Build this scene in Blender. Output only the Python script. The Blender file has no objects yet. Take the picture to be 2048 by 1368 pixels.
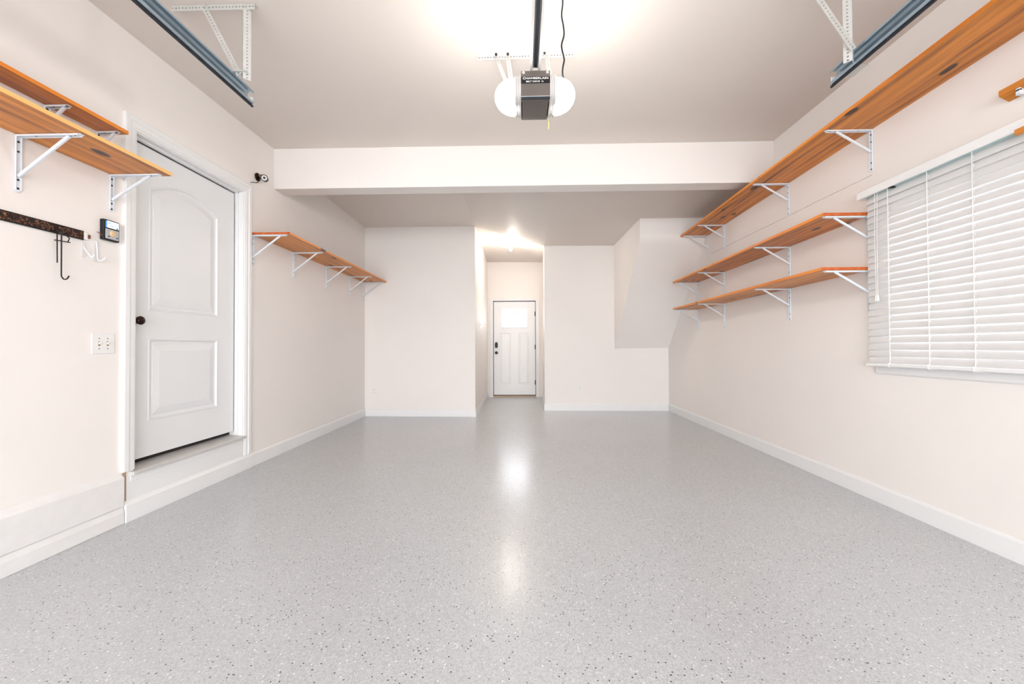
import bpy, bmesh, math, random
from mathutils import Vector, Matrix
random.seed(7)
C = bpy.context.scene.collection
R = math.radians

# ------------------------------------------------------------------ camera
cam_d = bpy.data.cameras.new('camera'); cam = bpy.data.objects.new('camera', cam_d); C.objects.link(cam)
cam_d.sensor_width = 36.0; cam_d.sensor_fit = 'HORIZONTAL'; cam_d.lens = 36.0*800/2048
cam_d.clip_start = 0.02
YAW, PITCH, ROLL = 0.02388, 0.0121, -0.00416
cy_, sy_, cp_, sp_ = math.cos(YAW), math.sin(YAW), math.cos(PITCH), math.sin(PITCH)
fwd = Vector((-sy_*cp_, cy_*cp_, sp_)); rt = Vector((cy_, sy_, 0)); up = rt.cross(fwd)
rr = rt*math.cos(ROLL) + up*math.sin(ROLL); uu = up*math.cos(ROLL) - rt*math.sin(ROLL)
M = Matrix((rr, uu, -fwd)).transposed().to_4x4(); M.translation = Vector((0, 0, 1.085))
cam.matrix_world = M
bpy.context.scene.camera = cam

# ------------------------------------------------------------------ world, daylight, exposure
vs = bpy.context.scene.view_settings
vs.view_transform = 'Standard'; vs.look = 'None'; vs.gamma = 1.0; vs.use_curve_mapping = False
vs.exposure = 0.82
world = bpy.data.worlds.new('world'); bpy.context.scene.world = world; world.use_nodes = True
bg = world.node_tree.nodes['Background']; bg.inputs[0].default_value = (0.93, 0.96, 1.0, 1); bg.inputs[1].default_value = 6.8
LAMP_OPENER = 33.0     # strength of the opener's lenses
LAMP_HALL = 190.0      # strength of the hall bulbs
def portal(name, loc, rot, sx, sy):
    l = bpy.data.lights.new(name, 'AREA'); l.shape = 'RECTANGLE'; l.size = sx; l.size_y = sy
    l.cycles.is_portal = True
    o = bpy.data.objects.new(name, l); C.objects.link(o); o.location = loc; o.rotation_euler = rot
portal('garage_opening_daylight', (0, -3.24, 1.28), (R(90), 0, 0), 4.6, 2.5)

# ------------------------------------------------------------------ materials
def mat(name):
    m = bpy.data.materials.new(name); m.use_nodes = True
    nt = m.node_tree; b = nt.nodes['Principled BSDF']
    return m, nt, b
def N(nt, t, **k):
    n = nt.nodes.new(t)
    for a, v in k.items(): setattr(n, a, v)
    return n
def simple(name, col, rough=0.5, metal=0.0, mottle=0.0, bump=0.0, scale=30.0, spec=0.5, coat=0.0):
    m, nt, b = mat(name)
    b.inputs['Roughness'].default_value = rough; b.inputs['Metallic'].default_value = metal
    b.inputs['Specular IOR Level'].default_value = spec; b.inputs['Coat Weight'].default_value = coat
    tc = N(nt, 'ShaderNodeTexCoord'); no = N(nt, 'ShaderNodeTexNoise')
    no.inputs['Scale'].default_value = scale; no.inputs['Detail'].default_value = 5
    nt.links.new(tc.outputs['Object'], no.inputs['Vector'])
    mx = N(nt, 'ShaderNodeMix', data_type='RGBA')
    mx.inputs[6].default_value = (*[c*(1-mottle) for c in col], 1); mx.inputs[7].default_value = (*[min(1, c*(1+mottle)) for c in col], 1)
    nt.links.new(no.outputs['Fac'], mx.inputs[0]); nt.links.new(mx.outputs[2], b.inputs['Base Color'])
    if bump:
        bp = N(nt, 'ShaderNodeBump'); bp.inputs['Strength'].default_value = bump; bp.inputs['Distance'].default_value = 0.002
        nt.links.new(no.outputs['Fac'], bp.inputs['Height']); nt.links.new(bp.outputs['Normal'], b.inputs['Normal'])
    return m
def emit(name, col, s, base=(0.9, 0.9, 0.9)):
    m, nt, b = mat(name)
    b.inputs['Base Color'].default_value = (*base, 1)
    b.inputs['Emission Color'].default_value = (*col, 1); b.inputs['Emission Strength'].default_value = s
    b.inputs['Roughness'].default_value = 0.4
    return m

def wall_paint(name, col, crack=None):
    m, nt, b = mat(name)
    b.inputs['Roughness'].default_value = 0.55; b.inputs['Specular IOR Level'].default_value = 0.35
    tc = N(nt, 'ShaderNodeTexCoord')
    n1 = N(nt, 'ShaderNodeTexNoise'); n1.inputs['Scale'].default_value = 1.3; n1.inputs['Detail'].default_value = 4
    n2 = N(nt, 'ShaderNodeTexNoise'); n2.inputs['Scale'].default_value = 260; n2.inputs['Detail'].default_value = 3
    for n in (n1, n2): nt.links.new(tc.outputs['Object'], n.inputs['Vector'])
    mx = N(nt, 'ShaderNodeMix', data_type='RGBA')
    mx.inputs[6].default_value = (*[c*0.965 for c in col], 1); mx.inputs[7].default_value = (*[min(1, c*1.03) for c in col], 1)
    nt.links.new(n1.outputs['Fac'], mx.inputs[0])
    out = mx.outputs[2]
    # small scuffs and old nail holes
    vo = N(nt, 'ShaderNodeTexVoronoi'); vo.inputs['Scale'].default_value = 7.0; nt.links.new(tc.outputs['Object'], vo.inputs['Vector'])
    lt = N(nt, 'ShaderNodeMath', operation='LESS_THAN'); lt.inputs[1].default_value = 0.028; nt.links.new(vo.outputs['Distance'], lt.inputs[0])
    sp = N(nt, 'ShaderNodeSeparateColor'); nt.links.new(vo.outputs['Color'], sp.inputs[0])
    gt = N(nt, 'ShaderNodeMath', operation='GREATER_THAN'); gt.inputs[1].default_value = 0.80; nt.links.new(sp.outputs[0], gt.inputs[0])
    mu = N(nt, 'ShaderNodeMath', operation='MULTIPLY'); nt.links.new(lt.outputs[0], mu.inputs[0]); nt.links.new(gt.outputs[0], mu.inputs[1])
    m2 = N(nt, 'ShaderNodeMath', operation='MULTIPLY'); m2.inputs[1].default_value = 0.45; nt.links.new(mu.outputs[0], m2.inputs[0])
    mx2 = N(nt, 'ShaderNodeMix', data_type='RGBA'); nt.links.new(m2.outputs[0], mx2.inputs[0]); nt.links.new(out, mx2.inputs[6])
    mx2.inputs[7].default_value = (0.3, 0.26, 0.23, 1); out = mx2.outputs[2]
    if crack:      # hairline joint in the drywall
        z0, y0, y1 = crack
        se = N(nt, 'ShaderNodeSeparateXYZ'); nt.links.new(tc.outputs['Object'], se.inputs[0])
        n3 = N(nt, 'ShaderNodeTexNoise'); n3.inputs['Scale'].default_value = 6; nt.links.new(tc.outputs['Object'], n3.inputs['Vector'])
        def mth(op, a, bb):
            q = N(nt, 'ShaderNodeMath', operation=op)
            for i, v in enumerate((a, bb)):
                if isinstance(v, (int, float)): q.inputs[i].default_value = v
                else: nt.links.new(v, q.inputs[i])
            return q.outputs[0]
        off = mth('MULTIPLY', mth('SUBTRACT', n3.outputs['Fac'], 0.5), 0.012)
        d = mth('ABSOLUTE', mth('SUBTRACT', mth('ADD', se.outputs[2], off), z0), 0)
        k = mth('MULTIPLY', mth('LESS_THAN', d, 0.0022), mth('MULTIPLY', mth('GREATER_THAN', se.outputs[1], y0), mth('LESS_THAN', se.outputs[1], y1)))
        n4 = N(nt, 'ShaderNodeTexNoise'); n4.inputs['Scale'].default_value = 14; nt.links.new(tc.outputs['Object'], n4.inputs['Vector'])
        k = mth('MULTIPLY', k, mth('MULTIPLY', n4.outputs['Fac'], 1.1))
        mx3 = N(nt, 'ShaderNodeMix', data_type='RGBA'); nt.links.new(k, mx3.inputs[0]); nt.links.new(out, mx3.inputs[6])
        mx3.inputs[7].default_value = (0.12, 0.09, 0.07, 1); out = mx3.outputs[2]
    nt.links.new(out, b.inputs['Base Color'])
    bp = N(nt, 'ShaderNodeBump'); bp.inputs['Strength'].default_value = 0.12; bp.inputs['Distance'].default_value = 0.002
    nt.links.new(n2.outputs['Fac'], bp.inputs['Height']); nt.links.new(bp.outputs['Normal'], b.inputs['Normal'])
    return m

def floor_mat():
    m, nt, b = mat('grey_flake_epoxy')
    tc = N(nt, 'ShaderNodeTexCoord')
    def link(a, c): nt.links.new(a, c)
    def vor(scale):
        v = N(nt, 'ShaderNodeTexVoronoi'); v.inputs['Scale'].default_value = scale; link(tc.outputs['Object'], v.inputs['Vector'])
        s = N(nt, 'ShaderNodeSeparateColor'); link(v.outputs['Color'], s.inputs[0]); return v, s
    def mth(op, a, c):
        q = N(nt, 'ShaderNodeMath', operation=op)
        for i, v in enumerate((a, c)):
            if isinstance(v, (int, float)): q.inputs[i].default_value = v
            else: link(v, q.inputs[i])
        return q.outputs[0]
    def mix(f, a, col):
        q = N(nt, 'ShaderNodeMix', data_type='RGBA'); link(f, q.inputs[0])
        if isinstance(a, tuple): q.inputs[6].default_value = a
        else: link(a, q.inputs[6])
        q.inputs[7].default_value = col; return q.outputs[2]
    big = N(nt, 'ShaderNodeTexNoise'); big.inputs['Scale'].default_value = 1.1; big.inputs['Detail'].default_value = 5; link(tc.outputs['Object'], big.inputs['Vector'])
    c = mix(big.outputs['Fac'], (0.455, 0.472, 0.488, 1), (0.53, 0.553, 0.577, 1))
    # worm-like tone of the broadcast chips
    v1, s1 = vor(230)
    c = mix(mth('MULTIPLY', mth('GREATER_THAN', s1.outputs[0], 0.66), 0.42), c, (0.68, 0.69, 0.70, 1))
    v2, s2 = vor(200)
    c = mix(mth('MULTIPLY', mth('GREATER_THAN', s2.outputs[1], 0.72), 0.42), c, (0.34, 0.345, 0.35, 1))
    v3, s3 = vor(105)
    k = mth('MULTIPLY', mth('LESS_THAN', v3.outputs['Distance'], 0.34), mth('GREATER_THAN', s3.outputs[0], 0.94))
    c = mix(mth('MULTIPLY', k, 0.8), c, (0.88, 0.88, 0.88, 1))
    v4, s4 = vor(78)
    k = mth('MULTIPLY', mth('LESS_THAN', v4.outputs['Distance'], 0.23), mth('GREATER_THAN', s4.outputs[1], 0.84))
    c = mix(mth('MULTIPLY', k, 0.95), c, (0.012, 0.012, 0.015, 1))
    link(c, b.inputs['Base Color'])
    b.inputs['Roughness'].default_value = 0.42
    b.inputs['Specular IOR Level'].default_value = 0.5
    b.inputs['Coat Weight'].default_value = 0.7; b.inputs['Coat Roughness'].default_value = 0.2
    nb = N(nt, 'ShaderNodeTexNoise'); nb.inputs['Scale'].default_value = 55; nb.inputs['Detail'].default_value = 3; link(tc.outputs['Object'], nb.inputs['Vector'])
    bp = N(nt, 'ShaderNodeBump'); bp.inputs['Strength'].default_value = 0.16; bp.inputs['Distance'].default_value = 0.004
    link(nb.outputs['Fac'], bp.inputs['Height']); link(bp.outputs['Normal'], b.inputs['Normal']); link(bp.outputs['Normal'], b.inputs['Coat Normal'])
    return m

def wood_mat(name, seed, light=(0.78, 0.275, 0.032), dark=(0.22, 0.055, 0.006)):
    m, nt, b = mat(name)
    tc = N(nt, 'ShaderNodeTexCoord'); mp = N(nt, 'ShaderNodeMapping'); nt.links.new(tc.outputs['Object'], mp.inputs[0])
    mp.inputs['Location'].default_value = (seed*3.1, seed*1.7, 0); mp.inputs['Scale'].default_value = (13, 0.9, 13)
    n1 = N(nt, 'ShaderNodeTexNoise'); n1.inputs['Scale'].default_value = 1.0; n1.inputs['Detail'].default_value = 8; n1.inputs['Roughness'].default_value = 0.62; n1.inputs['Distortion'].default_value = 0.6
    nt.links.new(mp.outputs[0], n1.inputs['Vector'])
    wv = N(nt, 'ShaderNodeTexWave', wave_type='BANDS', bands_direction='X'); wv.inputs['Scale'].default_value = 0.35; wv.inputs['Distortion'].default_value = 9; wv.inputs['Detail'].default_value = 3
    nt.links.new(mp.outputs[0], wv.inputs['Vector'])
    ad = N(nt, 'ShaderNodeMath', operation='ADD'); nt.links.new(n1.outputs['Fac'], ad.inputs[0])
    ml = N(nt, 'ShaderNodeMath', operation='MULTIPLY'); ml.inputs[1].default_value = 0.16; nt.links.new(wv.outputs['Fac'], ml.inputs[0]); nt.links.new(ml.outputs[0], ad.inputs[1])
    cr = N(nt, 'ShaderNodeValToRGB'); nt.links.new(ad.outputs[0], cr.inputs[0])
    e = cr.color_ramp.elements; e[0].position = 0.36; e[0].color = (*dark, 1); e[1].position = 0.74; e[1].color = (*light, 1)
    em = e.new(0.50); em.color = (*[d*.45+l*.55 for d, l in zip(dark, light)], 1)
    nf = N(nt, 'ShaderNodeTexNoise'); nf.inputs['Scale'].default_value = 6.0; nf.inputs['Detail'].default_value = 4; nt.links.new(mp.outputs[0], nf.inputs['Vector'])
    mg = N(nt, 'ShaderNodeMath', operation='MULTIPLY'); mg.inputs[1].default_value = 0.22; nt.links.new(nf.outputs['Fac'], mg.inputs[0])
    mh = N(nt, 'ShaderNodeMath', operation='ADD'); nt.links.new(ad.outputs[0], mh.inputs[0]); nt.links.new(mg.outputs[0], mh.inputs[1])
    mi = N(nt, 'ShaderNodeMath', operation='SUBTRACT'); nt.links.new(mh.outputs[0], mi.inputs[0]); mi.inputs[1].default_value = 0.11; nt.links.new(mi.outputs[0], cr.inputs[0])
    # knots
    mk = N(nt, 'ShaderNodeMapping'); nt.links.new(tc.outputs['Object'], mk.inputs[0]); mk.inputs['Scale'].default_value = (8.0, 3.4, 0.01); mk.inputs['Location'].default_value = (seed*.37, seed*.91, 0)
    nd = N(nt, 'ShaderNodeTexNoise'); nd.inputs['Scale'].default_value = 3.0; nt.links.new(mk.outputs[0], nd.inputs['Vector'])
    mxv = N(nt, 'ShaderNodeMix', data_type='RGBA'); mxv.inputs[0].default_value = 0.12; nt.links.new(mk.outputs[0], mxv.inputs[6]); nt.links.new(nd.outputs['Color'], mxv.inputs[7])
    vo = N(nt, 'ShaderNodeTexVoronoi'); vo.inputs['Scale'].default_value = 1.0; nt.links.new(mxv.outputs[2], vo.inputs['Vector'])
    kr = N(nt, 'ShaderNodeValToRGB'); nt.links.new(vo.outputs['Distance'], kr.inputs[0])
    k = kr.color_ramp.elements; k[0].position = 0.14; k[0].color = (1, 1, 1, 1); k[1].position = 0.185; k[1].color = (0, 0, 0, 1)
    sp = N(nt, 'ShaderNodeSeparateColor'); nt.links.new(vo.outputs['Color'], sp.inputs[0])
    gt = N(nt, 'ShaderNodeMath', operation='GREATER_THAN'); gt.inputs[1].default_value = 0.25; nt.links.new(sp.outputs[0], gt.inputs[0])
    mu = N(nt, 'ShaderNodeMath', operation='MULTIPLY'); nt.links.new(kr.outputs[0], mu.inputs[0]); nt.links.new(gt.outputs[0], mu.inputs[1])
    mx = N(nt, 'ShaderNodeMix', data_type='RGBA'); nt.links.new(mu.outputs[0], mx.inputs[0]); nt.links.new(cr.outputs[0], mx.inputs[6]); mx.inputs[7].default_value = (0.045, 0.012, 0.005, 1)
    nt.links.new(mx.outputs[2], b.inputs['Base Color'])
    b.inputs['Roughness'].default_value = 0.38
    return m

def camo_mat():
    m, nt, b = mat('ornate_dark_bronze')
    tc = N(nt, 'ShaderNodeTexCoord')
    n = N(nt, 'ShaderNodeTexNoise'); n.inputs['Scale'].default_value = 38; n.inputs['Detail'].default_value = 1; n.inputs['Distortion'].default_value = 2.2
    nt.links.new(tc.outputs['Object'], n.inputs['Vector'])
    cr = N(nt, 'ShaderNodeValToRGB'); nt.links.new(n.outputs['Fac'], cr.inputs[0]); cr.color_ramp.interpolation = 'CONSTANT'
    e = cr.color_ramp.elements; e[0].position = 0; e[0].color = (0.008, 0.005, 0.004, 1); e[1].position = 0.50; e[1].color = (0.085, 0.022, 0.012, 1)
    x = e.new(0.60); x.color = (0.42, 0.24, 0.12, 1); x = e.new(0.635); x.color = (0.06, 0.018, 0.01, 1)
    nt.links.new(cr.outputs[0], b.inputs['Base Color']); b.inputs['Roughness'].default_value = 0.35; b.inputs['Metallic'].default_value = 0.2
    return m

def glass_mat():
    m, nt, b = mat('window_glass')
    b.inputs['Base Color'].default_value = (0.97, 0.99, 1, 1); b.inputs['Roughness'].default_value = 0.02; b.inputs['Transmission Weight'].default_value = 1.0; b.inputs['IOR'].default_value = 1.45
    return m

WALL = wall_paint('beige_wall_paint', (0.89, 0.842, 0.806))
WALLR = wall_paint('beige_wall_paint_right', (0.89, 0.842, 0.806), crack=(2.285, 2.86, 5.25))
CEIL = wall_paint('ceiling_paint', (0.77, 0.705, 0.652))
FLOOR = floor_mat()
TRIM = simple('white_trim_paint', (0.86, 0.855, 0.85), 0.35, mottle=0.02, scale=5)
DOORW = simple('white_door_paint', (0.84, 0.84, 0.845), 0.38, mottle=0.015, scale=4)
LEDGE = simple('worn_white_paint', (0.83, 0.81, 0.80), 0.5, mottle=0.05, bump=0.2, scale=14)
WOODS = [wood_mat('pine_board_%d' % i, i*1.37) for i in range(7)]
WHITE_METAL = simple('white_enamel_bracket', (0.74, 0.78, 0.83), 0.35, mottle=0.02)
PERF = simple('galvanised_perforated_steel', (0.62, 0.62, 0.60), 0.38, metal=0.3, mottle=0.06, scale=60)
GALV = simple('galvanised_track_steel', (0.42, 0.52, 0.60), 0.28, metal=0.9, mottle=0.08, scale=20)
DARKSTEEL = simple('dark_steel', (0.03, 0.035, 0.045), 0.4, metal=0.6)
BLACK = simple('black_plastic', (0.010, 0.010, 0.011), 0.4, spec=0.3)
BRONZE = simple('oil_rubbed_bronze', (0.03, 0.014, 0.008), 0.22, metal=0.7)
SCREW = simple('dark_screw_head', (0.05, 0.045, 0.045), 0.45, metal=0.5)
PLATE = simple('white_switch_plate', (0.86, 0.85, 0.83), 0.3)
BRASS = simple('dull_brass', (0.42, 0.30, 0.14), 0.35, metal=0.8)
OPENER = simple('charcoal_opener_housing', (0.13, 0.108, 0.094), 0.42, mottle=0.08, scale=18)
HOUSE = simple('white_opener_housing', (0.60, 0.575, 0.56), 0.4)
LENS = emit('lit_frosted_lens', (1.0, 0.97, 0.93), LAMP_OPENER)
BULB = emit('lit_bulb', (1.0, 0.92, 0.82), LAMP_HALL)
CORD = simple('white_cord', (0.85, 0.85, 0.84), 0.6)
SLAT = simple('white_blind_slat', (0.72, 0.705, 0.70), 0.35)
GAP = simple('dark_door_gap', (0.02, 0.016, 0.014), 0.7)
TAN = simple('tan_wood_sill', (0.48, 0.34, 0.22), 0.5, mottle=0.1)
WEATHERED = simple('weathered_aluminium_sill', (0.66, 0.64, 0.62), 0.45, metal=0.2, mottle=0.08, scale=25)
YELLOW = simple('yellow_wire', (0.75, 0.55, 0.10), 0.5)
TEXTW = simple('white_lettering', (0.92, 0.91, 0.90), 0.5)
GLASS = glass_mat()
EDGE = wood_mat('lit_board_edge', 9.1, (0.90, 0.30, 0.03), (0.72, 0.19, 0.015))  # vivid front edges: stronger light painted into the wood colour
EDGE_LIT_PALE = wood_mat('pale_lit_board_edge', 5.2, (0.95, 0.56, 0.20), (0.85, 0.44, 0.12))  # paler front edge of the wide left shelf, light likewise in the colour
ENDG = wood_mat('red_brown_end_grain', 3.3, (0.62, 0.14, 0.03), (0.38, 0.06, 0.012))
LCD = emit('lit_lcd_white', (0.75, 0.88, 1.0), 0.9, (0.7, 0.8, 0.9))
LCDB = emit('lit_lcd_blue', (0.05, 0.2, 1.0), 0.7, (0.1, 0.2, 0.8))
SILVER = simple('silver_plastic', (0.55, 0.56, 0.58), 0.35, metal=0.3)
AMBER = simple('amber_button', (0.78, 0.55, 0.30), 0.35)
PAVE = simple('driveway_concrete', (0.45, 0.44, 0.42), 0.8, mottle=0.1, scale=8)

# ------------------------------------------------------------------ mesh helpers
def hexa(bm, p):      # p: 4 bottom then 4 top, same winding
    v = [bm.verts.new(q) for q in p]
    for f in ((3, 2, 1, 0), (4, 5, 6, 7), (0, 1, 5, 4), (1, 2, 6, 5), (2, 3, 7, 6), (3, 0, 4, 7)):
        bm.faces.new([v[i] for i in f])
def box(bm, x0, x1, y0, y1, z0, z1):
    hexa(bm, [(x0, y0, z0), (x1, y0, z0), (x1, y1, z0), (x0, y1, z0), (x0, y0, z1), (x1, y0, z1), (x1, y1, z1), (x0, y1, z1)])
def frame_of(d):
    d = Vector(d).normalized(); a = Vector((0, 0, 1)) if abs(d.z) < 0.9 else Vector((0, 1, 0))
    u = d.cross(a).normalized(); v = u.cross(d); return u, v
def cyl(bm, p0, p1, r, seg=16, r1=None):
    p0, p1 = Vector(p0), Vector(p1); u, v = frame_of(p1-p0); r1 = r if r1 is None else r1
    a = [bm.verts.new(p0 + (u*math.cos(t)+v*math.sin(t))*r) for t in [2*math.pi*i/seg for i in range(seg)]]
    b = [bm.verts.new(p1 + (u*math.cos(t)+v*math.sin(t))*r1) for t in [2*math.pi*i/seg for i in range(seg)]]
    for i in range(seg): bm.faces.new((a[i], a[(i+1) % seg], b[(i+1) % seg], b[i]))
    bm.faces.new(a[::-1]); bm.faces.new(b)
def lathe(bm, origin, axis, prof, seg=20, su=1.0, sv=1.0):   # prof: (distance along axis, radius)
    o = Vector(origin); d = Vector(axis).normalized(); u, v = frame_of(d); rings = []
    for h, r in prof:
        rings.append([bm.verts.new(o + d*h + (u*math.cos(2*math.pi*i/seg)*su + v*math.sin(2*math.pi*i/seg)*sv)*max(r, 1e-5)) for i in range(seg)])
    for a, b in zip(rings, rings[1:]):
        for i in range(seg): bm.faces.new((a[i], a[(i+1) % seg], b[(i+1) % seg], b[i]))
    bm.faces.new(rings[0][::-1]); bm.faces.new(rings[-1])
def tube(bm, pts, r, seg=8):
    pts = [Vector(p) for p in pts]; rings = []; u = None
    for i, p in enumerate(pts):
        d = (pts[min(i+1, len(pts)-1)] - pts[max(i-1, 0)]).normalized()
        if u is None: u, v = frame_of(d)
        else: u = (u - d*u.dot(d)).normalized(); v = u.cross(d)
        rings.append([bm.verts.new(p + (u*math.cos(2*math.pi*k/seg)+v*math.sin(2*math.pi*k/seg))*r) for k in range(seg)])
    for a, b in zip(rings, rings[1:]):
        for k in range(seg): bm.faces.new((a[k], a[(k+1) % seg], b[(k+1) % seg], b[k]))
    bm.faces.new(rings[0][::-1]); bm.faces.new(rings[-1])
def spline(ctrl, n=8):
    P = [Vector(p) for p in ctrl]; P = [P[0]*2-P[1]] + P + [P[-1]*2-P[-2]]; out = []
    for i in range(1, len(P)-2):
        a, b, c, d = P[i-1:i+3]
        for k in range(n):
            t = k/n; out.append(0.5*((2*b)+(c-a)*t+(2*a-5*b+4*c-d)*t*t+(3*b-a-3*c+d)*t**3))
    out.append(P[-2]); return out
def prism(bm, poly, axis, a0, a1):   # poly in the two other axes (cyclic order), extruded along axis
    def P(p, a): return {'x': (a, p[0], p[1]), 'y': (p[0], a, p[1]), 'z': (p[0], p[1], a)}[axis]
    A = [bm.verts.new(P(p, a0)) for p in poly]; B = [bm.verts.new(P(p, a1)) for p in poly]; n = len(poly)
    for i in range(n): bm.faces.new((A[i], A[(i+1) % n], B[(i+1) % n], B[i]))
    bm.faces.new(A[::-1]); bm.faces.new(B)

def obj(name, bm, m, parent=None, loc=(0, 0, 0), smooth=False, bevel=0.0, solid=0.0, local=False):
    """geometry is in world coordinates unless local; the object's origin goes to loc (or to its parent's origin)"""
    bmesh.ops.recalc_face_normals(bm, faces=bm.faces[:])
    me = bpy.data.meshes.new(name); bm.to_mesh(me); bm.free(); me.materials.append(m)
    o = bpy.data.objects.new(name, me); C.objects.link(o)
    if parent is not None:
        base = Vector(parent['_w']); o.parent = parent
        if not local: me.transform(Matrix.Translation(-base))
        o['_w'] = tuple(base)
    else:
        if not local: me.transform(Matrix.Translation(-Vector(loc)))
        o.location = loc; o['_w'] = tuple(loc)
    if solid:
        s = o.modifiers.new('thickness', 'SOLIDIFY'); s.thickness = solid; s.offset = 0
    if bevel:
        b = o.modifiers.new('bevel', 'BEVEL'); b.width = bevel; b.segments = 2; b.limit_method = 'ANGLE'; b.angle_limit = R(40)
    if smooth:
        for p in me.polygons: p.use_smooth = True
        try: me.set_sharp_from_angle(angle=R(40))
        except Exception: pass
    return o
def tag(o, label, cat, group=None, kind=None):
    o['label'] = label; o['category'] = cat
    if group: o['group'] = group
    if kind: o['kind'] = kind
    return o
def thing(name, loc, label, cat, group=None, kind=None):
    o = bpy.data.objects.new(name, None); C.objects.link(o); o.location = loc; o['_w'] = tuple(loc); o.empty_display_size = 0.05
    return tag(o, label, cat, group, kind)
def B(): return bmesh.new()
def bbox_obj(name, dims, m, parent=None, bevel=0.0, loc=(0, 0, 0)):
    b = B(); box(b, *dims); return obj(name, b, m, parent, loc, bevel=bevel)
def copy_tree(o, parent=None):
    c = o.copy(); C.objects.link(c); c.parent = parent
    for ch in list(o.children): copy_tree(ch, c)
    return c

# ------------------------------------------------------------------ room shell
XL, XR, ZC = -2.481, 2.470, 3.086
YF = -3.20  # unseen doorway set farther back than likely, to even out the daylight
S = 'structure'
b = B(); box(b, -2.75, 2.75, YF-0.05, 9.0, -0.12, 0.0)
tag(obj('floor', b, FLOOR), 'light grey speckled glossy epoxy floor of the garage', 'floor', kind=S)
b = B(); box(b, -9, 9, -14, YF-0.05, -0.14, -0.02)
tag(obj('driveway', b, PAVE), 'concrete driveway outside the open garage door behind the viewer', 'driveway', kind=S)
b = B(); box(b, -2.6, 2.6, YF, 4.0, ZC, 3.2)
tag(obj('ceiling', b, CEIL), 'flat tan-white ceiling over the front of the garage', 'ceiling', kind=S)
# ceiling behind the beam
b = B()
cv = [(-2.48, 4.05, 3.02), (-.72, 4.05, 2.985), (.39, 4.05, 2.86), (1.60, 4.05, 2.81), (2.52, 4.05, 2.81),
      (-2.56, 6.3, 2.99), (-.722, 6.23, 2.975), (.392, 6.8, 2.808), (1.578, 6.85, 2.795), (1.60, 5.405, 2.805), (2.52, 5.405, 2.805),
      (-.75, 8.70, 2.927), (.475, 8.70, 2.916)]
V = [b.verts.new(p) for p in cv]
for f in ((0, 1, 6, 5), (1, 2, 7, 6), (6, 7, 12, 11), (2, 3, 9, 8, 7), (3, 4, 10, 9)): b.faces.new([V[i] for i in f])
r = bmesh.ops.extrude_face_region(b, geom=b.faces[:]); bmesh.ops.translate(b, vec=(0, 0, 0.1), verts=[g for g in r['geom'] if isinstance(g, bmesh.types.BMVert)])
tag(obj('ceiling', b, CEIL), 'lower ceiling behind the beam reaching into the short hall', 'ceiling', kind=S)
# beam
b = B(); box(b, XL-0.02, XR+0.02, 3.946, 4.122, 2.682, 3.12)
tag(obj('ceiling_beam', b, WALL, bevel=0.002), 'boxed beige beam crossing the ceiling from wall to wall', 'beam', kind=S)
# left wall with the door opening
b = B(); box(b, -2.62, XL, YF, 2.50, 0, 3.12); box(b, -2.62, XL, 3.51, 6.35, 0, 3.12); box(b, -2.62, XL, 2.50, 3.51, 2.49, 3.12); box(b, -2.62, XL, 2.50, 3.51, 0, 0.28)
tag(obj('wall_left', b, WALL), 'left beige wall with the two-panel door', 'wall', kind=S)
# right wall with the window opening
WY0, WY1, WZ0, WZ1 = 1.42, 2.76, 0.99, 2.05
b = B(); box(b, XR, 2.61, YF, WY0, 0, 3.12); box(b, XR, 2.61, WY1, 6.95, 0, 3.12); box(b, XR, 2.61, WY0, WY1, 0, WZ0); box(b, XR, 2.61, WY0, WY1, WZ1, 3.12)
tag(obj('wall_right', b, WALLR), 'right beige wall with the window and the long shelves', 'wall', kind=S)
# back walls
b = B(); hexa(b, [(-2.62, 6.28, 0), (-.722, 6.215, 0), (-.738, 8.74, 0), (-2.62, 8.74, 0), (-2.62, 6.28, 3.12), (-.722, 6.215, 3.12), (-.738, 8.74, 3.12), (-2.62, 8.74, 3.12)])
tag(obj('wall_back_left', b, WALL), 'beige back wall to the left of the short hall', 'wall', kind=S)
b = B(); hexa(b, [(.39, 6.815, 0), (2.61, 6.79, 0), (2.61, 8.74, 0), (.465, 8.74, 0), (.39, 6.815, 3.12), (2.61, 6.79, 3.12), (2.61, 8.74, 3.12), (.465, 8.74, 3.12)])
tag(obj('wall_back_right', b, WALL), 'beige back wall to the right of the short hall', 'wall', kind=S)
YE = 8.664
b = B(); box(b, -.80, -.637, YE, 8.80, 0, 3.0); box(b, .335, .55, YE, 8.80, 0, 3.0); box(b, -.637, .335, YE, 8.80, 2.10, 3.0)
tag(obj('wall_hall_end', b, WALL), 'warm beige wall around the entry door at the hall end', 'wall', kind=S)
# sloping stair soffit
b = B(); arc = [(5.40 + .075*t*t, 2.61*(1-t)**2 + 2.53*2*t*(1-t) + 2.451*t*t) for t in [i/8 for i in range(9)]]
prism(b, [(5.40, 2.83)] + arc + [(6.88, 0.965), (6.88, 2.83)], 'x', 1.60, 2.49)
for v in b.verts:
    if v.co.x < 2: v.co.x -= (v.co.y-5.4)*.02
tag(obj('wall_stair_soffit', b, WALL, smooth=True), 'sloping beige underside of a stair in the right back corner', 'wall', kind=S)
# front wall of the garage, behind the viewer, around the open garage door
b = B(); box(b, -2.62, -2.30, YF-0.12, YF, 0, 3.12); box(b, 2.30, 2.61, YF-0.12, YF, 0, 3.12); box(b, -2.30, 2.30, YF-0.12, YF, 2.45, 3.12)
tag(obj('wall_front', b, WALL), 'beige wall around the open garage doorway behind the viewer', 'wall', kind=S)

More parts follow.
